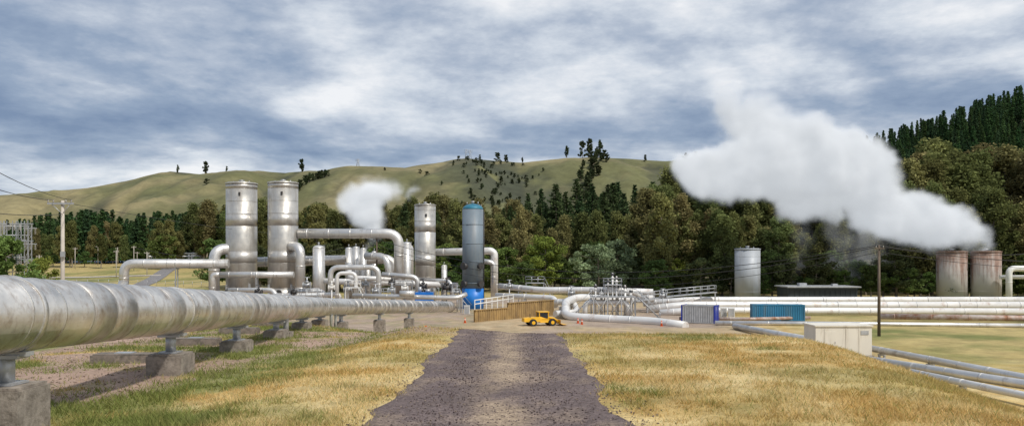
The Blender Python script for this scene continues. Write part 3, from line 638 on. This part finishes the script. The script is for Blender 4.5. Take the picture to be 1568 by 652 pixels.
# retaining wall
def zigzag_wall(mb,a,b,h,mi,pitch=0.5,depth=0.14,th=0.2):
    a=Vector(a);b=Vector(b);L=(b-a).length;d=(b-a)/L;nn=Vector((d.y,-d.x,0)); k=int(L/pitch)
    fr=[]
    for i in range(k+1):
        for t,o in ((0,0),(0.3,0),(0.5,1),(0.8,1)):
            q=(i+t)*pitch
            if q<=L: fr.append(a+d*q+nn*depth*o)
    vs=[];f=[]
    for p in fr: vs+= [p,p+Vector((0,0,h)),p+Vector((0,0,h))-nn*th,p-nn*th]
    for i in range(len(fr)-1):
        o=4*i; f+=[(o,o+4,o+5,o+1),(o+1,o+5,o+6,o+2),(o+3,o+2,o+6,o+7)]
    mb.add(vs,f,mi)
mb=MB(); p1=(X(727,113),113,GZ-.3); p2=(X(778,119),119,GZ-.3); p3=(X(848,128),128,GZ-.3)
zigzag_wall(mb,p1,p2,2.0,0); zigzag_wall(mb,p2,p3,2.7,0)
for (p,q,h) in ((p1,p2,2.0),(p2,p3,2.7)):
    p=Vector(p);q=Vector(q); m=(p+q)/2; mb.box((m.x,m.y,m.z+h+0.06),((q-p).length,0.4,0.12),0,math.atan2((q-p).y,(q-p).x))
mb.build('retaining_wall',['pile'])
def container(name,c,d,L,Wd,H,rot,m1,m2):
    x=X(c,d); g=gh(x,d)+0.05; mb=MB(); R=Matrix.Rotation(rot,3,'Z'); O=Vector((x,d,g))
    def P(a,b,z): return O+R@Vector((a,b,z))
    corners=[(-L/2,-Wd/2),(L/2,-Wd/2),(L/2,Wd/2),(-L/2,Wd/2)]
    for i in range(4):
        a=corners[i];b=corners[(i+1)%4]; zigzag_wall(mb,P(*a,0.15),P(*b,0.15),H-0.3,0 if i in(0,2) else 1,0.32,0.05,0.04)
    for a in corners: mb.box(P(*a,H/2),(0.16,0.16,H),1,rot)
    for z in (0.08,H-0.08):
        for s in(-1,1):
            mb.box(P(0,s*Wd/2,z),(L-.17,0.13,0.15),0,rot); mb.box(P(s*L/2,0,z),(0.13,Wd-.17,0.15),1,rot)
    mb.box(P(0,0,H-0.1),(L-.15,Wd-.15,0.1),0,rot)
    for s in (-.25,.25):
        a=P(L/2+.09,s*Wd,0.2); mb.cyl(a,a+Vector((0,0,H-.4)),0.03,n=6,mi=2)
    mb.build(name,[m1,m2,'gal'])
container('shipping_container',1190,118,7.2,2.4,2.35,math.radians(-8),'contblue','contblue')
container('shipping_container',1072,113,4.6,2.4,2.5,math.radians(-28),'gal','navy')
# cream equipment shed
d=73; x=X(1291,d); g=gh(x,d); mb=MB(); mb.box((x,d+1.3,g+0.1),(5.4,3.2,0.3),1); mb.box((x,d+1.3,g+1.55),(5.1,2.9,2.6),0); mb.box((x,d+1.3,g+2.91),(5.3,3.1,0.12),0)
mb.box((x-1.2,d-.165,g+1.4),(1.0,0.03,2.0),0); mb.box((x-.8,d-.19,g+1.4),(0.06,0.05,.2),2)
for k in (-1.75,0.2,1.4): mb.box((x+k,d-.165,g+1.55),(0.05,0.03,2.5),0)
mb.box((x+1.9,d-.17,g+2.3),(0.7,0.04,0.35),2)
mb.build('equipment_shed',['cream','conc','gal'])
d=165; x=X(1250,d); g=gh(x,d); w=X(1305,d)-X(1195,d); mb=MB(); hh=Z(439,d)-g; mb.box((x,d,g+hh/2),(w*0.94,7,hh),0); mb.box((x,d-.2,g+hh+0.12),(w,8.2,0.24),1); 
for k in range(14): mb.box((x-w*.45+k*w*.9/13,d-3.55,g+hh/2),(0.12,0.1,hh),0)
mb.box((x,d-3.6,g+hh-.25),(w*.94,.12,.4),0); mb.box((x-w*.2,d,g+hh+.5),(1.5,1.5,.6),1); mb.box((x+w*.25,d,g+hh+.4),(1,1,.5),1)
mb.build('low_pump_house',['shed','gal'])
for c,d,m in [(1108,125,'white'),(1120,124,'white'),(860,128,'cream'),(715,130,'white')]:
    x=X(c,d); g=gh(x,d); mb=MB(); mb.box((x,d,g+.7),(0.9,0.5,1.3)); mb.box((x,d,g+1.4),(1.0,.6,.08)); mb.box((x,d-.27,g+.7),(.75,.03,1.1),1); mb.build('control_cabinet',[m,'gal'])
# yellow wheel loader
def loader(c,d,rot,sc=0.9):
    x=X(c,d); g=gh(x,d); mb=MB(); O=Vector((x,d,g)); R=Matrix.Rotation(rot,3,'Z')
    def P(a,b,z): return O+R@Vector((a,b,z*0.82))*sc
    def bx(a,b,z,size,mi): mb.box(P(a,b,z),(size[0]*sc,size[1]*sc,size[2]*sc*0.82),mi,rot)
    for a in (-1.5,1.3):
        for s in(-1,1):
            mb.cyl(P(a,s*0.75,0.6),P(a,s*1.2,0.6),0.5*sc,n=20,mi=1); mb.cyl(P(a,s*1.2,0.6),P(a,s*1.22,0.6),0.25*sc,n=14,mi=0)
    def taper(x0,x1,w0,w1,z0,z1a,z1b,mi):
        v=[P(x0,-w0,z0),P(x1,-w1,z0),P(x1,w1,z0),P(x0,w0,z0),P(x0,-w0*.9,z1a),P(x1,-w1*.9,z1b),P(x1,w1*.9,z1b),P(x0,w0*.9,z1a)]
        mb.add(v,[(3,2,1,0),(4,5,6,7),(0,1,5,4),(1,2,6,5),(2,3,7,6),(3,0,4,7)],mi)
    taper(0.2,2.5,0.85,0.7,0.7,1.55,1.35,0); taper(-1.9,0.2,0.7,0.8,0.55,1.0,1.1,0)
    taper(-0.9,0.19,0.75,0.75,1.1,1.15,1.6,0)
    bx(-0.35,0,1.72,(1.25,1.3,1.0),2)
    for a in(-1,0.3):
        for s in(-.68,.68): bx(a,s,1.7,(0.1,0.1,1.25),0)
    bx(-.35,0,2.38,(1.6,1.6,0.14),0); bx(-.35,0,1.18,(1.4,1.45,0.12),0)
    for s in(-.5,.5): mb.sweep([P(-0.9,s,1.35),P(-1.9,s,1.25),P(-2.7,s,0.5)],[0.13,0.13,0.1],6,0)
    vs=[];prof=[(-2.6,0.95),(-2.6,0.3),(-3.0,0.1),(-3.6,0.12)]
    for a,z in prof: vs+=[P(a,-1.25,z),P(a,1.25,z)]
    for a,z in prof: vs+=[P(a-.06,-1.25,z+.06),P(a-.06,1.25,z+.06)]
    mb.add(vs,[(0,1,3,2),(2,3,5,4),(4,5,7,6),(8,10,11,9),(10,12,13,11),(12,14,15,13)],0)
    mb.cyl(P(1.6,.4,1.4),P(1.6,.4,2.1),0.05,n=8,mi=1)
    mb.build('wheel_loader',['yellow','rubber','glass'])
loader(827,108,math.radians(195),0.95)
def cone(c,d):
    x=X(c,d); g=gh(x,d); mb=MB(); mb.box((x,d,g+.02),(0.4,0.4,0.05)); mb.cyl((x,d,g+.04),(x,d,g+.75),0.16,0.04,12,0); mb.cyl((x,d,g+.4),(x,d,g+.52),0.105,0.085,12,1); mb.build('traffic_cone',['orange','white'])
for c,d in [(885,112),(891,110),(1013,108),(712,112)]: cone(c,d)
x=X(652,40); g=gh(x,40); mb=MB(); mb.cyl((x,40,g),(x,40,g+.55),0.03,0.03,8,0); mb.box((x,40,g+.5),(.1,.04,.14),0); mb.build('marker_peg',['orange'])
# ---------------------------------------------------------------- poles and wires
def wire(mb,a,b,sag,r=0.03,mi=0):
    a=Vector(a);b=Vector(b); mb.sweep([a.lerp(b,t)-Vector((0,0,sag*4*t*(1-t))) for t in np.linspace(0,1,25)],r,5,mi,False)
d=90; x=X(96,d); g=gh(x,d); zt=Z(307,d); mb=MB(); mb.cyl((x,d,g-.5),(x,d,zt),0.26,0.17,12); mb.box((x-.1,d-.25,zt-.35),(2.9,0.16,0.18),1)
for k in (-1.4,-.8,.6,1.2): mb.cyl((x+k-.1,d-.25,zt-.26),(x+k-.1,d-.25,zt+.05),0.07,n=8,mi=2)
mb.cyl((x-1.1,d-.25,zt-.4),(x,d-.1,zt-1.5),0.04,n=6,mi=1); mb.cyl((x+1.0,d-.25,zt-.4),(x,d-.1,zt-1.5),0.04,n=6,mi=1); mb.box((x+.2,d-.35,zt-6),(.4,.3,.6),1)
mb.build('utility_pole',['polec','gal','ceramic'])
mb=MB()
for k,z1 in ((-1.5,1.2),(-.9,0.6),(1.1,1.8)): wire(mb,(x+k,d-.25,zt+.05),(x+k+30,15,zt+z1),1.4,0.028)
wire(mb,(x,d,zt-1.5),(x+28,15,zt-2.5),1.2,0.03)
wire(mb,(x,d,zt-.2),(-55,330,14),3,0.03)
mb.build('power_line',['wire'])
d=93; x=X(1346,d); g=gh(x,d); zt=Z(375,d); mb=MB(); mb.cyl((x,d,g-.5),(x,d,zt),0.19,0.13,10); mb.box((x,d-.19,zt-.4),(1.1,0.1,0.12)); mb.cyl((x-.4,d-.19,zt-.33),(x-.4,d-.19,zt-.1),.05,n=8,mi=1); mb.cyl((x+.4,d-.19,zt-.33),(x+.4,d-.19,zt-.1),.05,n=8,mi=1); mb.build('timber_pole',['wood','ceramic'])
xp_=x; zp=zt; d2=150; x2=X(577,d2); g2=gh(x2,d2); mb=MB(); mb.cyl((x2,d2,g2),(x2,d2,Z(362,d2)),0.2,.14,10); mb.box((x2,d2-.2,Z(366,d2)),(1.4,.1,.12)); mb.build('timber_pole',['wood','ceramic'])
mb=MB(); wire(mb,(xp_-.4,93,zt-.1),(x2,d2,Z(366,d2)),4.5,0.04); wire(mb,(xp_+.4,93,zt-.1),(x2,d2,Z(375,d2)),5.0,0.04); wire(mb,(xp_,93,zt-.8),(x2,d2,Z(380,d2)),5.5,0.03)
wire(mb,(xp_-.4,93,zt-.1),(95,110,zt-1),1.5,0.04); wire(mb,(xp_+.4,93,zt-.1),(100,140,zt+1),1.5,0.04); wire(mb,(xp_,93,zt-.8),(95,110,zt-2.5),1.3,0.03); wire(mb,(x2,d2,Z(366,d2)),(-70,150,Z(380,150)),3,.04); mb.build('overhead_cable',['wire'])
# switchyard at the left
mb=MB()
for c,d in [(4,112),(22,112),(40,116),(8,124),(30,126),(46,122),(-15,115),(-40,118)]:
    x=X(c,d); g=gh(x,d); h=Z(338 if c<45 else 345,d)-g
    for s in(-.25,.25): mb.box((x+s,d,g+h/2),(0.09,0.09,h),0)
    k=0.0
    while k<h-1: mb.cyl((x-.25,d,g+k),(x+.25,d,g+k+.9),.035,n=4); k+=.9
    for q in (0.62,0.8,.97):
        mb.box((x,d,g+h*q),(2.0,0.14,0.14),0)
        for s in(-.8,0,.8):
            for j in range(5): mb.cyl((x+s,d,g+h*q-.15-j*.16),(x+s,d,g+h*q-.22-j*.16),0.13,n=8,mi=1)
for a,b in ((-40,22),(4,46)):
    mb.cyl((X(a,115),115,Z(346,115)),(X(b,118),118,Z(346,118)),.07,n=6); mb.cyl((X(a,115),115,Z(360,115)),(X(b,118),118,Z(360,118)),.07,n=6)
mb.build('switchyard_gantry',['gal','ceramic'])
mb=MB()
for i in range(17):
    c=226+i*6.2+random.uniform(-2,2); d=random.uniform(318,335); x=X(c,d); g=gh(x,d); h=random.uniform(2.5,6.5); r=random.uniform(.35,.9)
    mb.cyl((x,d,g),(x,d,g+h),r,n=12); mb.dome((x,d,g+h),r,r*.6,12,0,3)
for r,h in ((318,2.2),(322,3.6),(326,1.4),(316,5)): 
    mb.pipe([(X(226,r),r,gh(X(226,r),r)),(X(226,r),r,gh(X(226,r),r)+h),(X(328,r),r,gh(X(328,r),r)+h),(X(328,r),r,gh(X(328,r),r))],.35,3,10)
mb.build('separator_station',['white'])
for c,h,d in [(115,8,300),(150,8,320),(180,7,330),(205,9,290),(60,8,250),(210,6,310),(30,9,280),(178,9,260),(225,8,270),(375,8,260)]:
    x=X(c,d); g=gh(x,d); mb=MB(); mb.cyl((x,d,g-.3),(x,d,g+h),.14,.1,8); mb.box((x,d,g+h-.5),(1.8,.12,.14)); 
    for s in (-.7,.7): mb.cyl((x+s,d,g+h-.45),(x+s,d,g+h-.2),.06,n=6)
    mb.build('utility_pole',['polec'])
def strip(name,pts,w,mat,col,zo=0.08,n=60):
    pts=np.array(pts,float); t=np.linspace(0,len(pts)-1,n); px=np.interp(t,range(len(pts)),pts[:,0]); py=np.interp(t,range(len(pts)),pts[:,1])
    k=np.ones(5)/5; px[2:-2]=np.convolve(px,k,'valid'); py[2:-2]=np.convolve(py,k,'valid')
    dx=np.gradient(px);dy=np.gradient(py);L=np.hypot(dx,dy);nx,ny=-dy/L,dx/L; m=7; s=np.linspace(-w/2,w/2,m)
    xx=(px[:,None]+nx[:,None]*s).ravel(); yy=(py[:,None]+ny[:,None]*s).ravel(); zz=ground_h(xx,yy)+zo; i=np.arange(n*m).reshape(n,m)
    f=np.stack([i[:-1,:-1].ravel(),i[:-1,1:].ravel(),i[1:,1:].ravel(),i[1:,:-1].ravel()],1)
    obj(name,npmesh(name,np.stack([xx,yy,zz],1),f,[mat],np.ones((len(xx),3))*np.array(col),True))
strip('access_road',[(-150,360),(-128,300),(-112,250),(-100,205),(-80,170),(-50,140)],5,'road',(0.22,0.21,0.21),0.12)
strip('dirt_road',[(-260,260),(-190,255),(-140,262),(-118,270)],4,'road',(0.42,0.38,0.33),0.14)
strip('settling_pond',[(-206,352),(-160,352)],22,'ground',(0.13,0.20,0.29),0.22,20)
mb=MB()
for i in range(40):
    x=-150+i*3; y=225+8*math.sin(i*.15); g=gh(x,y); mb.cyl((x,y,g),(x,y,g+1.6),.05,n=5)
    if i: mb.cyl((x,y,g+1.5),px_,.03,n=4); mb.cyl((x,y,g+.8),py_,.03,n=4)
    px_=(x,y,g+1.5); py_=(x,y,g+.8)
mb.build('field_fence',['gal'])
for c,h in [(548,12),(714,16),(720,15),(905,22),(1108,16),(1192,16)]:
    y=1185; x=X(c,y); z=hz(x,y)-1; mb=MB()
    for sx in(-1,1):
        for sy in(-1,1): mb.cyl((x+sx*2,y+sy*2,z),(x+sx*.4,y+sy*.4,z+h),.22,n=4)
    for q in (.7,.82,.94): mb.cyl((x-3.5,y,z+h*q),(x+3.5,y,z+h*q),.2,n=4)
    for q in (.2,.4,.6): mb.cyl((x-2+1.6*q,y-1,z+h*q),(x+2-1.6*q,y-1,z+h*(q+.15)),.15,n=4)
    mb.build('transmission_pylon',['gal'])
# ---------------------------------------------------------------- steam volumes
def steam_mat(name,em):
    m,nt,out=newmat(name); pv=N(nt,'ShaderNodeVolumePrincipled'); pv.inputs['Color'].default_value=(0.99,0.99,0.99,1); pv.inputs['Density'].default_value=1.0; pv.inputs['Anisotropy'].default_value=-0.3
    at=N(nt,'ShaderNodeAttribute'); at.attribute_name='density'; ml=N(nt,'ShaderNodeMath'); ml.operation='MULTIPLY'; ml.inputs[1].default_value=em; nt.links.new(at.outputs['Fac'],ml.inputs[0]); nt.links.new(ml.outputs[0],pv.inputs['Emission Strength'])  # emission scaled by density: added glow standing in for multiply scattered light
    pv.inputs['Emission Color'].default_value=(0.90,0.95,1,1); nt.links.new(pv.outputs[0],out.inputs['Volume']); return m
def steam(name,sph,dens,soft,w1,w2,vox,mat,zf=None,k=2.0):
    S=[(X(c,d),d,Z(r,d),rp_*d/F) for c,r,d,rp_ in sph]; o0=Vector(S[0][:3]); pad=w1*0.6+1
    lo=[min(s[i]-s[3] for s in S)-o0[i]-pad for i in range(3)]; hi=[max(s[i]+s[3] for s in S)-o0[i]+pad for i in range(3)]
    ng=bpy.data.node_groups.new(name+'_nodes','GeometryNodeTree'); ng.interface.new_socket('Geometry',in_out='INPUT',socket_type='NodeSocketGeometry'); ng.interface.new_socket('Geometry',in_out='OUTPUT',socket_type='NodeSocketGeometry')
    nd=lambda t:ng.nodes.new(t); L=ng.links.new
    out=nd('NodeGroupOutput'); pos=nd('GeometryNodeInputPosition').outputs[0]; P=pos
    for sc,amp in ((0.09,w1),(0.24,w2),(0.6,w2*0.55)):
        n=nd('ShaderNodeTexNoise'); n.inputs['Scale'].default_value=sc; n.inputs['Detail'].default_value=3; L(pos,n.inputs['Vector'])
        s=nd('ShaderNodeVectorMath'); s.operation='SUBTRACT'; s.inputs[1].default_value=(.5,.5,.5); L(n.outputs['Color'],s.inputs[0])
        q=nd('ShaderNodeVectorMath'); q.operation='SCALE'; q.inputs['Scale'].default_value=amp*2; L(s.outputs[0],q.inputs[0])
        a=nd('ShaderNodeVectorMath'); a.operation='ADD'; L(P,a.inputs[0]); L(q.outputs[0],a.inputs[1]); P=a.outputs[0]
    cur=None
    for s in S:
        c=nd('ShaderNodeVectorMath'); c.operation='DISTANCE'; L(P,c.inputs[0]); c.inputs[1].default_value=(s[0]-o0.x,s[1]-o0.y,s[2]-o0.z)
        m=nd('ShaderNodeMath'); m.operation='SUBTRACT'; L(c.outputs['Value'],m.inputs[0]); m.inputs[1].default_value=s[3]
        if cur is None: cur=m.outputs[0]
        else:
            j=nd('ShaderNodeMath'); j.operation='SMOOTH_MIN'; j.inputs[2].default_value=k; L(cur,j.inputs[0]); L(m.outputs[0],j.inputs[1]); cur=j.outputs[0]
    mr=nd('ShaderNodeMapRange'); mr.interpolation_type='SMOOTHSTEP'; mr.inputs[1].default_value=0.0; mr.inputs[2].default_value=-soft; mr.inputs[3].default_value=0; mr.inputs[4].default_value=dens; L(cur,mr.inputs[0]); D=mr.outputs[0]
    n=nd('ShaderNodeTexNoise'); n.inputs['Scale'].default_value=0.22; n.inputs['Detail'].default_value=4; L(pos,n.inputs['Vector'])
    r2=nd('ShaderNodeMapRange'); r2.inputs[1].default_value=0.35; r2.inputs[2].default_value=0.65; r2.inputs[3].default_value=0.45; r2.inputs[4].default_value=1.3; L(n.outputs['Fac'],r2.inputs[0])
    m=nd('ShaderNodeMath'); m.operation='MULTIPLY'; L(D,m.inputs[0]); L(r2.outputs[0],m.inputs[1]); D=m.outputs[0]
    if zf:
        sx=nd('ShaderNodeSeparateXYZ'); L(pos,sx.inputs[0]); z=nd('ShaderNodeMapRange'); z.inputs[1].default_value=zf[0]-o0.z; z.inputs[2].default_value=zf[1]-o0.z; z.inputs[3].default_value=zf[2]; z.inputs[4].default_value=zf[3]; L(sx.outputs[2],z.inputs[0])
        m=nd('ShaderNodeMath'); m.operation='MULTIPLY'; L(D,m.inputs[0]); L(z.outputs[0],m.inputs[1]); D=m.outputs[0]
    vc=nd('GeometryNodeVolumeCube'); L(D,vc.inputs['Density']); vc.inputs['Min'].default_value=lo; vc.inputs['Max'].default_value=hi
    for i,ax in enumerate('XYZ'): vc.inputs['Resolution '+ax].default_value=max(8,int((hi[i]-lo[i])/vox))
    sm_=nd('GeometryNodeSetMaterial'); sm_.inputs['Material'].default_value=mat; L(vc.outputs[0],sm_.inputs[0]); L(sm_.outputs[0],out.inputs[0])
    me=bpy.data.meshes.new(name); me.materials.append(mat); o=obj(name,me); o.location=o0; md=o.modifiers.new('steam','NODES'); md.node_group=ng
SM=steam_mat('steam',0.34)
big=[(1512,382,176,12),(1504,375,176,19),(1487,362,176,29),(1462,350,175,37),(1430,342,174,41),(1395,334,174,46),(1355,322,173,50),(1325,290,172,54),(1325,254,171,50),(1280,250,172,68),(1240,240,170,70),(1195,243,170,70),(1150,253,170,58),(1110,262,169,47),(1080,262,169,41),(1060,260,168,35),(1170,205,170,52),(1145,178,170,42),(1120,152,170,37),(1098,130,170,30),(1165,150,170,32),(1122,116,170,22),(1270,312,176,36),(1225,306,176,36),(1085,290,169,20)]
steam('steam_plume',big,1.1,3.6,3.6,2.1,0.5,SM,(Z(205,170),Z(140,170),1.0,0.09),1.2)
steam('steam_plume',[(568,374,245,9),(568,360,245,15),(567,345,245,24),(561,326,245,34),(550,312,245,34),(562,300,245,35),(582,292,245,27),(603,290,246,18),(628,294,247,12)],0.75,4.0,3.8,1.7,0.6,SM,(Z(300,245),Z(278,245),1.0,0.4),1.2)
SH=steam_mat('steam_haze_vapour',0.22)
steam('steam_haze',[(1210,425,186,18),(1225,400,186,26),(1290,390,186,34),(1330,365,184,34),(1340,400,186,34),(1375,425,184,24),(1310,430,184,20),(1290,350,184,30),(1230,360,186,26)],0.08,5,5,3,1.0,SH)
# ---------------------------------------------------------------- world
w=bpy.data.worlds.new('World'); scene.world=w; w.use_nodes=True; nt=w.node_tree; nt.nodes.clear()
SE,SR=math.radians(50),math.radians(135)  # elevation, azimuth clockwise from +Y
out=N(nt,'ShaderNodeOutputWorld'); sky=N(nt,'ShaderNodeTexSky'); sky.sky_type='NISHITA'; sky.sun_disc=False; sky.sun_elevation=SE; sky.sun_rotation=SR; sky.dust_density=1.5
bg1=N(nt,'ShaderNodeBackground'); bg1.inputs[1].default_value=0.10; nt.links.new(sky.outputs[0],bg1.inputs[0])
tc=N(nt,'ShaderNodeTexCoord'); sx=N(nt,'ShaderNodeSeparateXYZ'); nt.links.new(tc.outputs['Generated'],sx.inputs[0])
def mth(op,a,b=None,c=None):
    m=N(nt,'ShaderNodeMath'); m.operation=op
    for s,v in zip(m.inputs,(a,b,c)):
        if v is None: continue
        if isinstance(v,(int,float)): s.default_value=v
        else: nt.links.new(v,s)
    return m.outputs[0]
dx_,dz_=sx.outputs[0],sx.outputs[2]
zc=mth('ADD',mth('MAXIMUM',dz_,0.0),0.13)
cb=N(nt,'ShaderNodeCombineXYZ'); nt.links.new(mth('DIVIDE',sx.outputs[0],zc),cb.inputs[0]); nt.links.new(mth('DIVIDE',sx.outputs[1],zc),cb.inputs[1])
n1=noise(nt,cb.outputs[0],0.62,9,0.55); n1.inputs['Distortion'].default_value=0.5
mp=N(nt,'ShaderNodeMapping'); mp.inputs['Location'].default_value=(7,3,1); nt.links.new(cb.outputs[0],mp.inputs[0]); n2=noise(nt,mp.outputs[0],2.1,8,0.62)
mp3=N(nt,'ShaderNodeMapping'); mp3.inputs['Scale'].default_value=(9,9,22); nt.links.new(tc.outputs['Generated'],mp3.inputs[0]); n3=noise(nt,mp3.outputs[0],1.0,7,0.6)
s=mth('ADD',mth('MULTIPLY',n1.outputs['Fac'],0.55),mth('MULTIPLY',n2.outputs['Fac'],0.22)); s=mth('ADD',s,mth('MULTIPLY',n3.outputs['Fac'],0.23))
s=mth('SUBTRACT',s,0.5); s=mth('MULTIPLY',s,1.75); s=mth('ADD',s,0.52)
s=mth('ADD',s,mth('MULTIPLY',dx_,0.11))
def bump_(z0,wd,amp):
    q=mth('DIVIDE',mth('SUBTRACT',dz_,z0),wd); return mth('MULTIPLY',mth('EXPONENT',mth('MULTIPLY',mth('MULTIPLY',q,q),-1.0)),amp)
s=mth('ADD',s,bump_(0.150,0.028,-0.06)); s=mth('ADD',s,bump_(0.085,0.028,0.06)); s=mth('ADD',s,bump_(0.21,0.03,0.045))
r=ramp(nt,s,[(0.30,(0.18,0.25,0.385)),(0.42,(0.29,0.365,0.49)),(0.50,(0.44,0.50,0.60)),(0.57,(0.62,0.67,0.74)),(0.67,(0.87,0.88,0.90))])
bg2=N(nt,'ShaderNodeBackground'); bg2.inputs[1].default_value=1.08; nt.links.new(r.outputs[0],bg2.inputs[0])
mx=N(nt,'ShaderNodeMixShader'); mx.inputs[0].default_value=0.9; nt.links.new(bg1.outputs[0],mx.inputs[1]); nt.links.new(bg2.outputs[0],mx.inputs[2]); nt.links.new(mx.outputs[0],out.inputs[0])
sd=bpy.data.lights.new('sun','SUN'); sd.energy=3.1; sd.angle=math.radians(3); sd.color=(1,0.95,0.87); so=bpy.data.objects.new('sun',sd); scene.collection.objects.link(so)
dirv=Vector((math.sin(SR)*math.cos(SE),math.cos(SR)*math.cos(SE),math.sin(SE))); so.rotation_euler=dirv.to_track_quat('Z','Y').to_euler()
# ---------------------------------------------------------------- camera
cam=bpy.data.cameras.new('camera'); cam.sensor_width=36; cam.lens=36*F/1568; cam.shift_y=70/1568; cam.clip_end=8000; cam.clip_start=0.1
co=bpy.data.objects.new('camera',cam); co.location=(0,0,EYE); co.rotation_euler=(math.radians(90),0,0); scene.collection.objects.link(co); scene.camera=co
